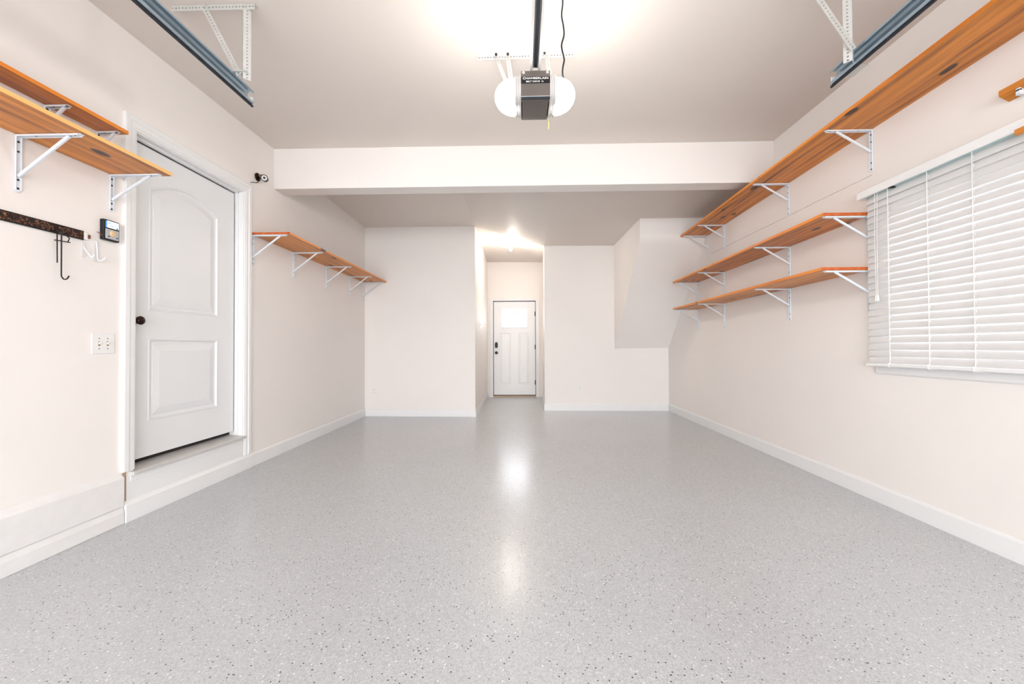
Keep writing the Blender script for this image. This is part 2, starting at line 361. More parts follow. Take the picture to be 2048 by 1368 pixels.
# baseboards
def baseboard(name, p0, p1, n, h, t, label):   # p0,p1 wall line, n = direction into the room
    b = B(); p0, p1, n = Vector((*p0, 0)), Vector((*p1, 0)), Vector((*n, 0)).normalized()
    prof = [(0, 0), (t, 0), (t, h*0.86), (t*0.55, h), (0, h)]
    A = [b.verts.new(p0 + n*a + Vector((0, 0, z))) for a, z in prof]; Bv = [b.verts.new(p1 + n*a + Vector((0, 0, z))) for a, z in prof]
    k = len(prof)
    for i in range(k): b.faces.new((A[i], A[(i+1) % k], Bv[(i+1) % k], Bv[i]))
    b.faces.new(A[::-1]); b.faces.new(Bv)
    return tag(obj(name, b, TRIM, bevel=0.0015), label, 'baseboard', kind=S)
baseboard('baseboard_left', (XL, 3.60), (XL, 6.27), (1, 0), .125, .018, 'white baseboard on the left wall beyond the door')
baseboard('baseboard_right', (XR, YF), (XR, 6.80), (-1, 0), .12, .014, 'long white baseboard along the right wall')
baseboard('baseboard_back_left', (-2.47, 6.272), (-.722, 6.215), (0, -1), .112, .014, 'white baseboard on the back wall left of the hall')
baseboard('baseboard_back_right', (.39, 6.815), (2.46, 6.79), (0, -1), .122, .014, 'white baseboard on the back wall right of the hall')
baseboard('baseboard_hall_left', (-.7225, 6.205), (-.738, 8.66), (1, 0), .10, .012, 'white baseboard along the left side of the hall')
baseboard('baseboard_hall_right', (.392, 6.80), (.462, 8.66), (-1, 0.03), .10, .012, 'white baseboard along the right side of the hall')
# step baseboard below the door
b = B(); prism(b, [(XL-.005, 0), (-2.457, 0), (-2.457, .107), (-2.465, .118), (XL-.005, .142)], 'y', 2.437, 3.60)
tag(obj('baseboard_door', b, TRIM, bevel=0.0015), 'white baseboard with sloped cap running below the raised door', 'baseboard', kind=S)
# thick ledge at the near left (slightly out of line with the wall)
def skew(name, prof, mm, label, cat):
    b = B(); ys = (YF, 2.432); V = []
    for y in ys:
        sh = 0.069*(2.42-max(y, 0.9)); V.append([b.verts.new((x + (sh if x > XL else 0), y, z)) for x, z in prof])
    k = len(prof)
    for i in range(k): b.faces.new((V[0][i], V[0][(i+1) % k], V[1][(i+1) % k], V[1][i]))
    b.faces.new(V[0][::-1]); b.faces.new(V[1])
    return tag(obj(name, b, mm, bevel=0.004), label, cat, kind=S)
skew('baseboard_left_near', [(XL-.01, 0), (-2.462, 0), (-2.462, .072), (-2.472, .104), (XL-.01, .104)], LEDGE, 'lower white baseboard in the near left corner below the thick curb', 'baseboard')
skew('trim_1', [(XL-.01, .103), (-2.468, .103), (-2.462, .112), (-2.462, .285), (-2.470, .293), (XL-.01, .327)], LEDGE, 'thick white painted curb with sloped top on the near left wall', 'curb')

# ------------------------------------------------------------------ panelled doors
def inset(poly, d):
    n = len(poly); out = []
    for i in range(n):
        a, p, c = Vector(poly[i-1]), Vector(poly[i]), Vector(poly[(i+1) % n])
        e1 = (p-a).normalized(); e2 = (c-p).normalized(); n1 = Vector((-e1.y, e1.x)); n2 = Vector((-e2.y, e2.x))
        k = n1+n2; k = k/(k.length_squared/2) if k.length > 1e-6 else n1
        out.append(tuple(p + k*d))
    return out
def panel_face(b, P, rect, holes, prof):
    """P maps (u, v, w) to 3D; rect outer boundary, holes CCW loops; prof: (inset, height)"""
    edges = []
    def loop(pts, w):
        vs_ = [b.verts.new(P(u, v, w)) for u, v in pts]
        return vs_
    def ring_edges(vs_): return [b.edges.new((vs_[i], vs_[(i+1) % len(vs_)])) for i in range(len(vs_))]
    outer = loop(rect, 0); edges += ring_edges(outer)
    for h in holes:
        prev = loop(h, 0); edges += ring_edges(prev)
        for d, w in prof:
            cur = loop(inset(h, d), w)
            for i in range(len(h)): b.faces.new((prev[i], prev[(i+1) % len(h)], cur[(i+1) % len(h)], cur[i]))
            prev = cur
        b.faces.new(prev)
    bmesh.ops.triangle_fill(b, edges=edges, use_beauty=True)
    return outer

# --- door 1, in the left wall (u runs along +Y, wall normal +X)
D1 = thing('door_1', (XL, 3.0, 0.30), 'white two-panel arched door above the step in the left wall', 'door', kind=S)
XS = -2.551
def P1(u, v, w): return (XS + w, u, v)
y0, y1, z0, z1 = 2.506, 3.483, 0.352, 2.458
rect = [(y0, z0), (y1, z0), (y1, z1), (y0, z1)]
lower = [(2.672, .590), (3.296, .590), (3.296, 1.153), (2.672, 1.153)]
upper = [(2.672, 1.345), (3.296, 1.345), (3.296, 2.175)]
for i in range(1, 12):
    t = i/12; upper.append((3.296 - t*0.624, 2.175 + 0.105*math.sin(math.pi*t)**0.85))
upper.append((2.672, 2.175))
prof = [(.004, .004), (.010, .004), (.016, -.006), (.026, -.009), (.036, -.009), (.042, -.006), (.085, .003), (.088, .003)]
b = B(); panel_face(b, P1, rect, [lower, upper], prof)
box(b, XS-.045, XS-.010, y0, y1, z0, z1)
for (a, c) in ((rect[0], rect[1]), (rect[1], rect[2]), (rect[2], rect[3]), (rect[3], rect[0])):
    v = [b.verts.new(P1(*a, 0)), b.verts.new(P1(*c, 0)), b.verts.new(P1(*c, -.012)), b.verts.new(P1(*a, -.012))]; b.faces.new(v)
obj('door_panel', b, DOORW, D1)
# jamb with stop, casing
b = B()
box(b, -2.60, XL+.002, 2.490, 2.502, .30, 2.49); box(b, -2.60, XL+.002, 3.500, 3.512, .30, 2.49); box(b, -2.60, XL+.002, 2.502, 3.500, 2.478, 2.492)
box(b, -2.545, -2.520, 3.489, 3.501, .32, 2.48); box(b, -2.545, -2.520, 2.502, 3.50, 2.466, 2.48)
obj('door_jamb', b, TRIM, D1, bevel=0.001)
b = B(); box(b, -2.612, -2.598, 2.50, 3.51, .28, 2.49)
obj('dark_gap', b, GAP, D1)
def casing(b, P, u0, u1, vb0, vb1, vt, w, t):   # mitred stepped casing around an opening (inner edges u0, u1, vt; w wide)
    prof = [(0, 0), (0, t*.5), (w*.08, t*.62), (w*.16, t*.62), (w*.20, t*.74), (w*.50, t*.74), (w*.60, t), (w*.93, t), (w, t*.9), (w, 0)]
    st = []
    for i, h in prof:
        st.append([b.verts.new(P(u, v, h)) for u, v in ((u0-i, vb0), (u0-i, vt+i), (u1+i, vt+i), (u1+i, vb1))])
    for A, D in zip(st, st[1:]):
        for k in range(3): b.faces.new((A[k], A[k+1], D[k+1], D[k]))
    b.faces.new([x[0] for x in st]); b.faces.new([x[3] for x in st])
b = B(); casing(b, lambda u, v, w: (XL - .001 + w, u, v), 2.503, 3.508, .318, .13, 2.487, .082, .022)
obj('casing', b, TRIM, D1)
# threshold and the riser under it
b = B(); prism(b, [(-2.60, .318), (-2.46, .305), (-2.448, .301), (-2.448, .287), (-2.458, .283), (-2.60, .29)], 'y', 2.478, 3.512)
obj('threshold', b, WEATHERED, D1, bevel=0.001)
b = B(); box(b, XL-.004, XL+.006, 2.455, 3.506, .13, .282); box(b, XL-.002, XL+.010, 2.478, 3.49, .245, .284)
obj('riser', b, TRIM, D1, bevel=0.001)
b = B(); box(b, XL-.003, XL+.004, 2.433, 2.4545, .128, .317)
obj('end_block', b, TAN, D1)['label'] = 'bare tan wood end of the riser'
# knob
K = B(); ky, kz = 2.560, 1.268
lathe(K, (XS, ky, kz), (1, 0, 0), [(0, .034), (.004, .034), (.010, .028), (.014, .014), (.034, .012), (.040, .020), (.048, .027), (.058, .029), (.066, .025), (.071, .014), (.072, .0)], 28)
ko = obj('doorknob', K, BRONZE, D1, smooth=True); ko['label'] = 'dark bronze doorknob'

# --- door 2, the entry door at the end of the hall (u along X, normal -Y)
D2 = thing('door_2', (-.15, YE, 0), 'white entry door with a small bright glass pane at the hall end', 'door', kind=S)
YS = 8.700
def P2(u, v, w): return (u, YS - w, v)
u0, u1, v0, v1 = -.605, .298, .042, 2.068
rect = [(u0, v0), (u1, v0), (u1, v1), (u0, v1)]
pl = [(-.475, .27), (-.245, .27), (-.245, 1.385), (-.475, 1.385)]; pr = [(-.065, .27), (.165, .27), (.165, 1.385), (-.065, 1.385)]
b = B(); panel_face(b, P2, rect, [pl, pr], [(.006, -.007), (.02, -.009), (.05, -.003), (.052, -.003)])
glass_rect = [(-.435, 1.512), (.122, 1.512), (.122, 1.918), (-.435, 1.918)]
# cut the pane's opening: rebuild the fill with it as an open hole
b.free(); b = B()
edges = []
def lp(pts, w): return [b.verts.new(P2(u, v, w)) for u, v in pts]
def re(vs_): return [b.edges.new((vs_[i], vs_[(i+1) % len(vs_)])) for i in range(len(vs_))]
o_ = lp(rect, 0); edges += re(o_)
for h in (pl, pr):
    pv = lp(h, 0); edges += re(pv)
    for d, w in [(.006, -.007), (.02, -.009), (.05, -.003), (.052, -.003)]:
        cu = lp(inset(h, d), w)
        for i in range(4): b.faces.new((pv[i], pv[(i+1) % 4], cu[(i+1) % 4], cu[i]))
        pv = cu
    b.faces.new(pv)
g_ = lp(glass_rect, 0); edges += re(g_)
g2 = lp(glass_rect, -.044)
for i in range(4): b.faces.new((g_[i], g_[(i+1) % 4], g2[(i+1) % 4], g2[i]))
bmesh.ops.triangle_fill(b, edges=edges, use_beauty=True)
rb = lp(rect, -.044)
for i in range(4): b.faces.new((o_[i], o_[(i+1) % 4], rb[(i+1) % 4], rb[i]))
q = [(-.605, .042), (.298, .042), (.298, 1.512), (-.605, 1.512)]; b.faces.new(lp(q, -.044))
b.faces.new(lp([(-.605, 1.512), (-.435, 1.512), (-.435, 2.068), (-.605, 2.068)], -.044)); b.faces.new(lp([(.122, 1.512), (.298, 1.512), (.298, 2.068), (.122, 2.068)], -.044))
b.faces.new(lp([(-.435, 1.918), (.122, 1.918), (.122, 2.068), (-.435, 2.068)], -.044))
obj('door_panel', b, DOORW, D2)
b = B()
for (a, c, d, e) in ((-.455, -.428, 1.492, 1.938), (.115, .142, 1.492, 1.938), (-.428, .115, 1.492, 1.519), (-.428, .115, 1.911, 1.938)): box(b, a, c, YS-.010, YS+.001, d, e)
gf = obj('glazing_frame', b, DOORW, D2, bevel=0.003)
pane = bbox_obj('glass_pane', (-.434, .121, YS+.018, YS+.024, 1.513, 1.917), GLASS, D2)
b = B()      # leaded pattern of small diamonds, bars and a central spire
def bar(p, q, r=.006): cyl(b, (p[0], YS+.014, p[1]), (q[0], YS+.014, q[1]), r, 6)
cxg = -.156
bar((cxg, 1.80), (cxg, 1.915)); bar((cxg, 1.83), (cxg-.035, 1.775)); bar((cxg, 1.83), (cxg+.035, 1.775)); bar((cxg-.035, 1.775), (cxg+.035, 1.775))
for sx in (-1, 1):
    x = cxg + sx*.115
    bar((x-.022, 1.755), (x, 1.785)); bar((x, 1.785), (x+.022, 1.755)); bar((x+.022, 1.755), (x, 1.725)); bar((x, 1.725), (x-.022, 1.755)); bar((x, 1.785), (x, 1.86), .002)
    bar((x-.02, 1.685), (x+.02, 1.685)); bar((x+sx*.05, 1.755), (x+sx*.085, 1.755)); bar((x+sx*.07, 1.80), (x+sx*.1, 1.83)); bar((x-.02, 1.86), (x+.02, 1.86), .002)
    bar((x+sx*.06, 1.68), (x+sx*.11, 1.67)); bar((x+sx*.155, 1.67), (x+sx*.155, 1.72), .002)
bar((cxg-.025, 1.68), (cxg+.025, 1.68)); bar((cxg-.277, 1.69), (cxg+.277, 1.69), .0015); bar((cxg-.277, 1.87), (cxg+.277, 1.87), .0015)
obj('leaded_pattern', b, simple('grey_lead', (.35, .36, .37), .4, .5), D2)
b = B(); Pc = lambda u, v, w: (u, YE - w, v)
casing(b, Pc, -.632, .332, 0, 0, 2.085, .055, .02)
obj('casing', b, TRIM, D2)
b = B(); box(b, -.650, -.618, YE-.004, 8.79, 0, 2.10); box(b, .309, .345, YE-.004, 8.79, 0, 2.10); box(b, -.618, .309, YE-.004, 8.79, 2.082, 2.11)
obj('door_jamb', b, TRIM, D2, bevel=0.001)
b = B(); box(b, -.617, -.606, 8.707, 8.73, .03, 2.08); box(b, .2985, .3085, 8.707, 8.73, .03, 2.08); box(b, -.617, .3085, 8.705, 8.73, 2.0685, 2.0815); box(b, -.617, .3085, 8.704, 8.73, .026, .0415)
obj('dark_gap', b, GAP, D2)
bbox_obj('threshold', (-.618, .309, 8.672, 8.79, 0, .026), TAN, D2, .002)
for z in (1.80, 1.08, .31):
    b = B(); cyl(b, (.302, 8.696, z-.05), (.302, 8.696, z+.05), .008, 10); box(b, .285, .309, 8.697, 8.7005, z-.048, z+.048)
    obj('hinge', b, SCREW, D2)
b = B()
prism(b, [(-.548 + .033*math.cos(t), 1.125 + .062*max(-1, min(1, 1.25*math.sin(t)))) for t in [2*math.pi*i/20 for i in range(20)]], 'y', YS-.026, YS+.001)
lock = obj('keypad_deadbolt', b, BLACK, D2, bevel=0.003)
b = B(); lathe(b, (-.548, YS, .957), (0, -1, 0), [(0, .034), (.006, .034), (.012, .018), (.035, .015), (.042, .028), (.055, .031), (.066, .024), (.068, .0)], 20)
obj('doorknob', b, BLACK, D2, smooth=True)

# ------------------------------------------------------------------ window 1 and its blind
W1 = thing('window_1', (XR, 2.09, .99), 'white framed window in the right wall behind the blind', 'window', kind=S)
b = B()
for (a, c, d, e) in ((WY0, WY0+.05, WZ0, WZ1), (WY1-.05, WY1, WZ0, WZ1), (WY0+.05, WY1-.05, WZ0, WZ0+.05), (WY0+.05, WY1-.05, WZ1-.05, WZ1), (2.065, 2.105, WZ0+.05, WZ1-.05)): box(b, XR+.045, XR+.10, a, c, d, e)
obj('window_frame', b, TRIM, W1, bevel=.002)
b = B(); box(b, XR+.070, XR+.075, WY0+.05, 2.065, WZ0+.05, WZ1-.05); box(b, XR+.070, XR+.075, 2.105, WY1-.05, WZ0+.05, WZ1-.05)
obj('glass_pane', b, GLASS, W1)
b = B()
box(b, XR-.014, XR+.001, WY0-.07, WY0, WZ0, WZ1+.07); box(b, XR-.014, XR+.001, WY1, WY1+.07, WZ0, WZ1+.07); box(b, XR-.014, XR+.001, WY0, WY1, WZ1, WZ1+.07)
obj('casing', b, TRIM, W1, bevel=.002)
b = B(); prism(b, [(XR+.001, .892), (XR-.012, .892), (XR-.016, .902), (XR-.016, .950), (XR+.001, .950)], 'y', 1.36, 2.838)
obj('window_apron', b, TRIM, W1, bevel=.0015)
b = B(); box(b, XR-.028, XR+.05, 1.35, 2.832, .950, .978)
obj('window_sill', b, TRIM, W1, bevel=.004)

BL = thing('window_blind', (2.42, 2.1, .96), 'white wooden slat blind covering the window on the right wall', 'blind')
b = B(); prism(b, [(2.380, 2.113), (2.386, 2.109), (2.392, 2.113), (2.392, 2.158), (2.386, 2.166), (2.380, 2.160)], 'y', 1.30, 2.882)
box(b, 2.392, XR-.001, 2.868, 2.882, 2.113, 2.160); box(b, 2.392, XR-.001, 1.30, 1.314, 2.113, 2.160)
obj('valance', b, TRIM, BL, bevel=.0015)
b = B(); box(b, 2.397, 2.452, 1.325, 2.855, 2.118, 2.160)
obj('head_rail', b, simple('teal_lit_head_rail', (.62, .80, .78), .35), BL, bevel=.002)  # aqua tint paints the teal light under the valance
ang = R(75); hw = .0272; SX, PITCHZ = 2.424, .0457
def slat_mesh():
    b = B(); n = 6; prev = None
    for i in range(n+1):
        s = -1 + 2*i/n                          # -1 room edge (low) .. +1 window edge (high)
        bow = .0028*(1-s*s)
        x = SX + s*hw*math.cos(ang) - bow*math.sin(ang); z = s*hw*math.sin(ang) + bow*math.cos(ang)
        tx, tz = -math.sin(ang)*.0013, math.cos(ang)*.0013
        cur = [b.verts.new((x+tx, 1.335, z+tz)), b.verts.new((x-tx, 1.335, z-tz)), b.verts.new((x-tx, 2.842, z-tz)), b.verts.new((x+tx, 2.842, z+tz))]
        if prev:
            for k in range(4): b.faces.new((prev[k], prev[(k+1) % 4], cur[(k+1) % 4], cur[k]))
        else: b.faces.new(cur)
        prev = cur
    b.faces.new(prev[::-1]); return b
slats = []
s0 = None
for i in range(25):
    z = .992 + i*PITCHZ
    if z > 2.11: break
    if s0 is None:
        s0 = obj('slat', slat_mesh(), SLAT, BL, local=True); s = s0
        s0.data.transform(Matrix.Translation(-Vector((2.42, 2.1, 0))))
    else:
        s = s0.copy(); C.objects.link(s); s.parent = BL
    s.location = (random.uniform(-.0006, .0006), random.uniform(-.002, .002), z - .96)
    s.rotation_euler = (random.uniform(-.0015, .0015), 0, 0)
b = B(); box(b, 2.399, 2.449, 1.325, 2.852, .944, .964)
obj('bottom_rail', b, TRIM, BL, bevel=.004)
LY = [2.674, 2.420, 2.182, 1.94, 1.70, 1.47]
for y in LY:
    b = B()
    tube(b, [(SX-.016+random.uniform(-.001, .001), y+random.uniform(-.0015, .0015), .962 + k*(2.118-.962)/20) for k in range(21)], .0013, 6)
    tube(b, [(SX-.024, y-.006, .962), (SX-.024, y-.006, 2.118)], .0011, 6)
    i = 0; z = .992
    while z < 2.09:
        tube(b, spline([(SX-.0165, y, z-.018), (SX-.020, y-.013, z-.004), (SX-.0165, y-.001, z+.013)], 3), .0010, 5); z += PITCHZ
    tube(b, spline([(SX-.016, y, .966), (2.3985, y+.004, .968), (2.3975, y+.002, .954), (2.3985, y, .944), (2.405, y-.02, .941), (2.41, y-.05, .938)], 5), .0016, 6)
    obj('ladder_cord', b, CORD, BL)
for dy in (0, .018):
    b = B(); tube(b, spline([(2.394, 2.735+dy, 2.116), (2.391, 2.737+dy, 1.8), (2.390, 2.736+dy*.7, 1.42)], 6), .0013, 6)
    c = obj('lift_cord', b, CORD, BL)
    b = B(); lathe(b, (2.390, 2.736+dy*.7, 1.425), (0, 0, -1), [(0, .002), (.006, .005), (.035, .008), (.042, .006), (.043, 0)], 10)
    obj('tassel', b, CORD, c, smooth=True)
for y in (2.86, 2.645):
    pass
b = B(); box(b, 2.395, 2.45, 2.640, 2.655, 2.108, 2.118); obj('cord_lock', b, BLACK, BL)

# two off-cuts of wood above the window
b = B(); prism(b, [(2.418, 2.340), (XR-.0005, 2.312), (XR-.0005, 2.368), (2.418, 2.368)], 'y', 1.30, 2.068)
bb_ = thing('wooden_batten', (XR-.02, 1.7, 2.34), 'short reddish pine batten fixed to the right wall above the blind, ending ragged', 'batten')
obj('board', b, WOODS[5], bb_, bevel=.002)
b = B(); box(b, 2.424, XR-.002, 1.985, 2.003, 2.303, 2.3305); box(b, 2.424, 2.434, 1.985, 2.003, 2.322, 2.337)
obj('clip', b, WHITE_METAL, bb_, bevel=.001)
b = B(); box(b, 2.360, 2.3795, 1.32, 1.958, 2.084, 2.112)
tag(obj('wooden_strip', b, WOODS[6], loc=(2.37, 1.64, 2.085), bevel=.0015), 'thin orange wooden strip lying along the bottom edge of the blind valance', 'strip')

# ------------------------------------------------------------------ shelves and brackets
def shelf(name, side, xw, xf, ya, za, yb, zb, t, m, label, group, edge=None):
    edge = edge or EDGE
    """board from the wall xw to its front edge xf, underside za at ya and zb at yb"""
    b = B(); ym = (ya+yb)/2; zm = (za+zb)/2
    n = 10
    hexa(b, [(xw, ya, za), (xf, ya, za), (xf, yb, zb), (xw, yb, zb), (xw, ya, za+t), (xf, ya, za+t), (xf, yb, zb+t), (xw, yb, zb+t)])
    o = obj(name, b, m, loc=((xw+xf)/2, ym, zm), bevel=.0015)
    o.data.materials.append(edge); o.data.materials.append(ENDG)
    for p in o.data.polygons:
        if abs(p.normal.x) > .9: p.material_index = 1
        elif abs(p.normal.y) > .9: p.material_index = 2
    return tag(o, label, 'shelf', group)
G1, G2 = 'pine shelves on the left wall', 'pine shelves on the right wall'
g = .0008
shelf('wall_shelf', 0, XL+g, -2.132, .30, 2.150, 2.385, 2.137, .021, WOODS[0], 'wide pine shelf at the near left, lower of the two beside the door', G1, EDGE_LIT_PALE)
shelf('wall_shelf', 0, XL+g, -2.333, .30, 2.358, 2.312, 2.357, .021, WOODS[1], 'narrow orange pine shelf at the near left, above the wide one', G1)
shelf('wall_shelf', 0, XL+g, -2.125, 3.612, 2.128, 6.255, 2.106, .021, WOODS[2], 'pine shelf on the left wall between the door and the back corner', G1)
ZT = lambda y: 2.622 - (y-2.0)*.0225
ZM = lambda y: 2.004 - (y-2.875)*.0105
ZL = lambda y: 1.617 - (y-2.875)*.0075
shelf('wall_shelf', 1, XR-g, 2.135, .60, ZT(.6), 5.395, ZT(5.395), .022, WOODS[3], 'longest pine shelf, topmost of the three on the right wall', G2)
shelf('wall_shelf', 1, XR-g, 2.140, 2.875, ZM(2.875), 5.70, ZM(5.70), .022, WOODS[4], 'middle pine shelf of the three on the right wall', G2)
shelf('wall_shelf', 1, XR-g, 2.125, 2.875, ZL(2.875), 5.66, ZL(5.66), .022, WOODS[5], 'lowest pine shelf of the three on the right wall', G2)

def bracket_proto(leg, arm, kb, ka, label):
    """corner at origin; arm along +X under the shelf, leg down the wall"""
    t = thing('shelf_bracket', (0, 0, 0), label, 'bracket')
    w = .0125
    b = B()   # leg: shallow channel, rounded foot
    prof = [(-w, -.002), (w, -.002), (w, -leg+.006), (w*.6, -leg), (-w*.6, -leg), (-w, -leg+.006)]
    A = [b.verts.new((.0012, y, z)) for y, z in prof]; D = [b.verts.new((.0045, y, z)) for y, z in prof]; k = len(prof)
    for i in range(k): b.faces.new((A[i], A[(i+1) % k], D[(i+1) % k], D[i]))
    b.faces.new(A[::-1]); b.faces.new(D)
    box(b, .004, .010, -w, -w+.003, -leg+.012, -.004); box(b, .004, .010, w-.003, w, -leg+.012, -.004)
    obj('wall_leg', b, WHITE_METAL, t, bevel=.0008)
    b = B()
    prof = [(.0012, -w), (arm-.006, -w), (arm, -w*.6), (arm, w*.6), (arm-.006, w), (.0012, w)]
    A = [b.verts.new((x, y, -.0045)) for x, y in prof]; D = [b.verts.new((x, y, -.0012)) for x, y in prof]
    for i in range(k): b.faces.new((A[i], A[(i+1) % k], D[(i+1) % k], D[i]))
    b.faces.new(A[::-1]); b.faces.new(D)
    box(b, .010, arm-.014, -w, -w+.003, -.011, -.004); box(b, .010, arm-.014, w-.003, w, -.011, -.004)
    obj('shelf_arm', b, WHITE_METAL, t, bevel=.0008)
    b = B()
    p0 = Vector((.007, 0, -leg*kb)); p1 = Vector((arm*ka, 0, -.008)); d = (p1-p0).normalized(); n = Vector((-d.z, 0, d.x)); u = Vector((0, 1, 0))
    hexa(b, [p0+n*.0075-u*.006, p0-n*.0075-u*.006, p0-n*.0075+u*.006, p0+n*.0075+u*.006, p1+n*.0075-u*.006, p1-n*.0075-u*.006, p1-n*.0075+u*.006, p1+n*.0075+u*.006])
    obj('brace', b, WHITE_METAL, t, bevel=.0025)
    sc = None
    for f in (.12, .29, .78, .93):
        if sc is None:
            b = B(); cyl(b, (.0044, 0, 0), (.0062, 0, 0), .0052, 10); sc = obj('screw', b, SCREW, t, local=True); q = sc
        else: q = sc.copy(); C.objects.link(q); q.parent = t
        q.location = (0, 0, -leg*f)
    for f in (.28, .88):
        q = sc.copy(); C.objects.link(q); q.parent = t; q.location = (arm*f, 0, 0); q.rotation_euler = (0, R(90), 0)
    return t
GB = 'white shelf brackets'
used = {}
def place_bracket(kind, right, y, z, label):
    spec = {'long': (.300, .325, .52, .76), 'left': (.285, .330, .72, .80), 'short': (.225, .310, .68, .78), 'mini': (.150, .128, .68, .78)}[kind]
    if kind not in used: t = bracket_proto(*spec, label); used[kind] = t
    else: t = copy_tree(used[kind])
    t['label'] = label; t['group'] = GB
    t.location = (XR if right else XL, y, z); t.rotation_euler = (0, 0, R(180) if right else 0)
e_ = .0004
zl0 = lambda y: 2.150 - (y-.3)*(.013/2.085) - e_
place_bracket('left', 0, 1.902, zl0(1.902), 'white steel bracket under the near left wide shelf, the one nearer the viewer')
place_bracket('short', 0, 2.352, zl0(2.352), 'white steel bracket under the near left wide shelf, beside the door casing')
place_bracket('mini', 0, 2.275, 2.357-e_, 'small white bracket under the narrow upper left shelf near the door')
place_bracket('mini', 0, 2.02, 2.357-e_, 'small white bracket behind the wide shelf, holding the narrow upper left shelf')
zf = lambda y: 2.128 - (y-3.612)*(.022/2.643) - e_
for y, l in ((3.625, 'first, touching the door casing'), (4.285, 'second from the door'), (5.020, 'third from the door'), (5.705, 'fourth from the door'), (6.195, 'fifth, in the back corner')):
    place_bracket('left', 0, y, zf(y), 'white bracket under the shelf beyond the left door, ' + l)
for y, l in ((1.75, 'the nearest one, above the wooden batten'), (2.858, 'the one above the blind\'s far end'), (3.735, 'next to the beam on its near side'), (4.90, 'beyond the beam'), (5.335, 'at the far end')):
    place_bracket('long', 1, y, ZT(y)-e_, 'white bracket under the top right shelf, ' + l)
for fn, nm in ((ZM, 'middle'), (ZL, 'lowest')):
    for y, l in ((2.890, 'at the near end beside the blind'), (3.730, 'second from the blind'), (4.915, 'third from the blind'), (5.640, 'at the far end')):
        place_bracket('long', 1, y, fn(y)-e_, 'white bracket under the %s right shelf, %s' % (nm, l))

# ------------------------------------------------------------------ left wall fittings
# switch plate
def plate_thing(name, loc, rot, w, h, label, group=None, toggles=1, cat='switch'):
    """face looks along local +X; width along Y"""
    t = thing(name, loc, label, cat, group); t.rotation_euler = (0, 0, rot); t['_w'] = (0, 0, 0)
    b = B(); box(b, 0.0003, .006, -w/2, w/2, -h/2, h/2); obj('cover_plate', b, PLATE, t, bevel=.003)
    for k in range(toggles):
        yy = (k-(toggles-1)/2)*.048
        b = B(); box(b, .0058, .0066, yy-.006, yy+.006, -.013, .013); obj('toggle_slot', b, BRASS if toggles == 2 else SCREW, t)
        b = B(); hexa(b, [(.006, yy-.005, -.006), (.006, yy+.005, -.006), (.006, yy+.005, .006), (.006, yy-.005, .006), (.019, yy-.0035, .004), (.019, yy+.0035, .004), (.018, yy+.0035, .011), (.018, yy-.0035, .011)])
        obj('toggle', b, PLATE, t)
        for z in (-.030, .030):
            b = B(); cyl(b, (.0055, yy, z), (.0068, yy, z), .003, 8); obj('screw', b, SCREW, t)
    return t
plate_thing('light_switch', (XL, 2.310, 1.114), 0, .128, .120, 'white double light switch plate left of the door casing', toggles=2)
plate_thing('light_switch', (-.7265, 7.00, 1.475), R(-.4), .075, .120, 'single light switch with dark toggle on the left side of the hall')
def outlet(loc, rot, label):
    t = thing('power_outlet', loc, label, 'outlet', 'white duplex power outlets'); t.rotation_euler = (0, 0, rot); t['_w'] = (0, 0, 0)
    b = B(); box(b, .0003, .005, -.036, .036, -.058, .058); obj('cover_plate', b, PLATE, t, bevel=.002)
    for z in (-.020, .020):
        b = B(); cyl(b, (.0045, 0, z), (.0075, 0, z), .0165, 16); s = obj('socket', b, PLATE, t)
        b = B(); box(b, .0073, .0082, -.007, -.0045, z-.002, z+.007); box(b, .0073, .0082, .0045, .007, z-.002, z+.007); cyl(b, (.0073, 0, z-.007), (.0082, 0, z-.007), .003, 8)
        obj('slots', b, SCREW, s)
outlet((-2.325, 6.2662, .395), R(-90)-.03, 'white power outlet low on the back wall left of the hall')
outlet((.993, 6.8065, .388), R(-90)-.01, 'white power outlet low on the back wall right of the hall')
outlet((-.7325, 7.84, .36), 0, 'white power outlet low on the left side of the hall')
# door-opener wall control
t = thing('wall_control', (XL, 2.332, 1.79), 'black garage door control with lit screen above the light switch', 'control')
b = B(); box(b, XL+.0005, XL+.026, 2.287, 2.381, 1.729, 1.852); obj('case', b, BLACK, t, bevel=.005)
b = B(); box(b, XL+.0255, XL+.0285, 2.297, 2.374, 1.738, 1.797); obj('button_panel', b, SILVER, t, bevel=.002)
b = B(); box(b, XL+.0255, XL+.0275, 2.306, 2.374, 1.805, 1.845); obj('screen', b, LCD, t, bevel=.001)
b = B(); box(b, XL+.0262, XL+.0282, 2.298, 2.306, 1.803, 1.842); box(b, XL+.0272, XL+.0279, 2.312, 2.324, 1.829, 1.836); box(b, XL+.0272, XL+.0279, 2.324, 2.345, 1.816, 1.821); obj('screen_icons', b, LCDB, t)
b = B(); lathe(b, (XL+.028, 2.338, 1.774), (1, 0, 0), [(0, .018), (.004, .016), (.006, .011), (.0065, 0)], 20); obj('push_button', b, AMBER, t, smooth=True)
b = B(); cyl(b, (XL+.028, 2.314, 1.752), (XL+.031, 2.314, 1.752), .004, 8); cyl(b, (XL+.028, 2.362, 1.752), (XL+.031, 2.362, 1.752), .004, 8); cyl(b, (XL+.027, 2.364, 1.809), (XL+.0295, 2.364, 1.809), .0045, 8); obj('small_button', b, SCREW, t)
b = B(); tube(b, spline([(XL+.02, 2.286, 1.752), (XL+.02, 2.276, 1.756), (XL+.004, 2.272, 1.768)], 5), .0022, 6); obj('wire', b, simple('red_wire', (.28, .06, .04), .5), t)
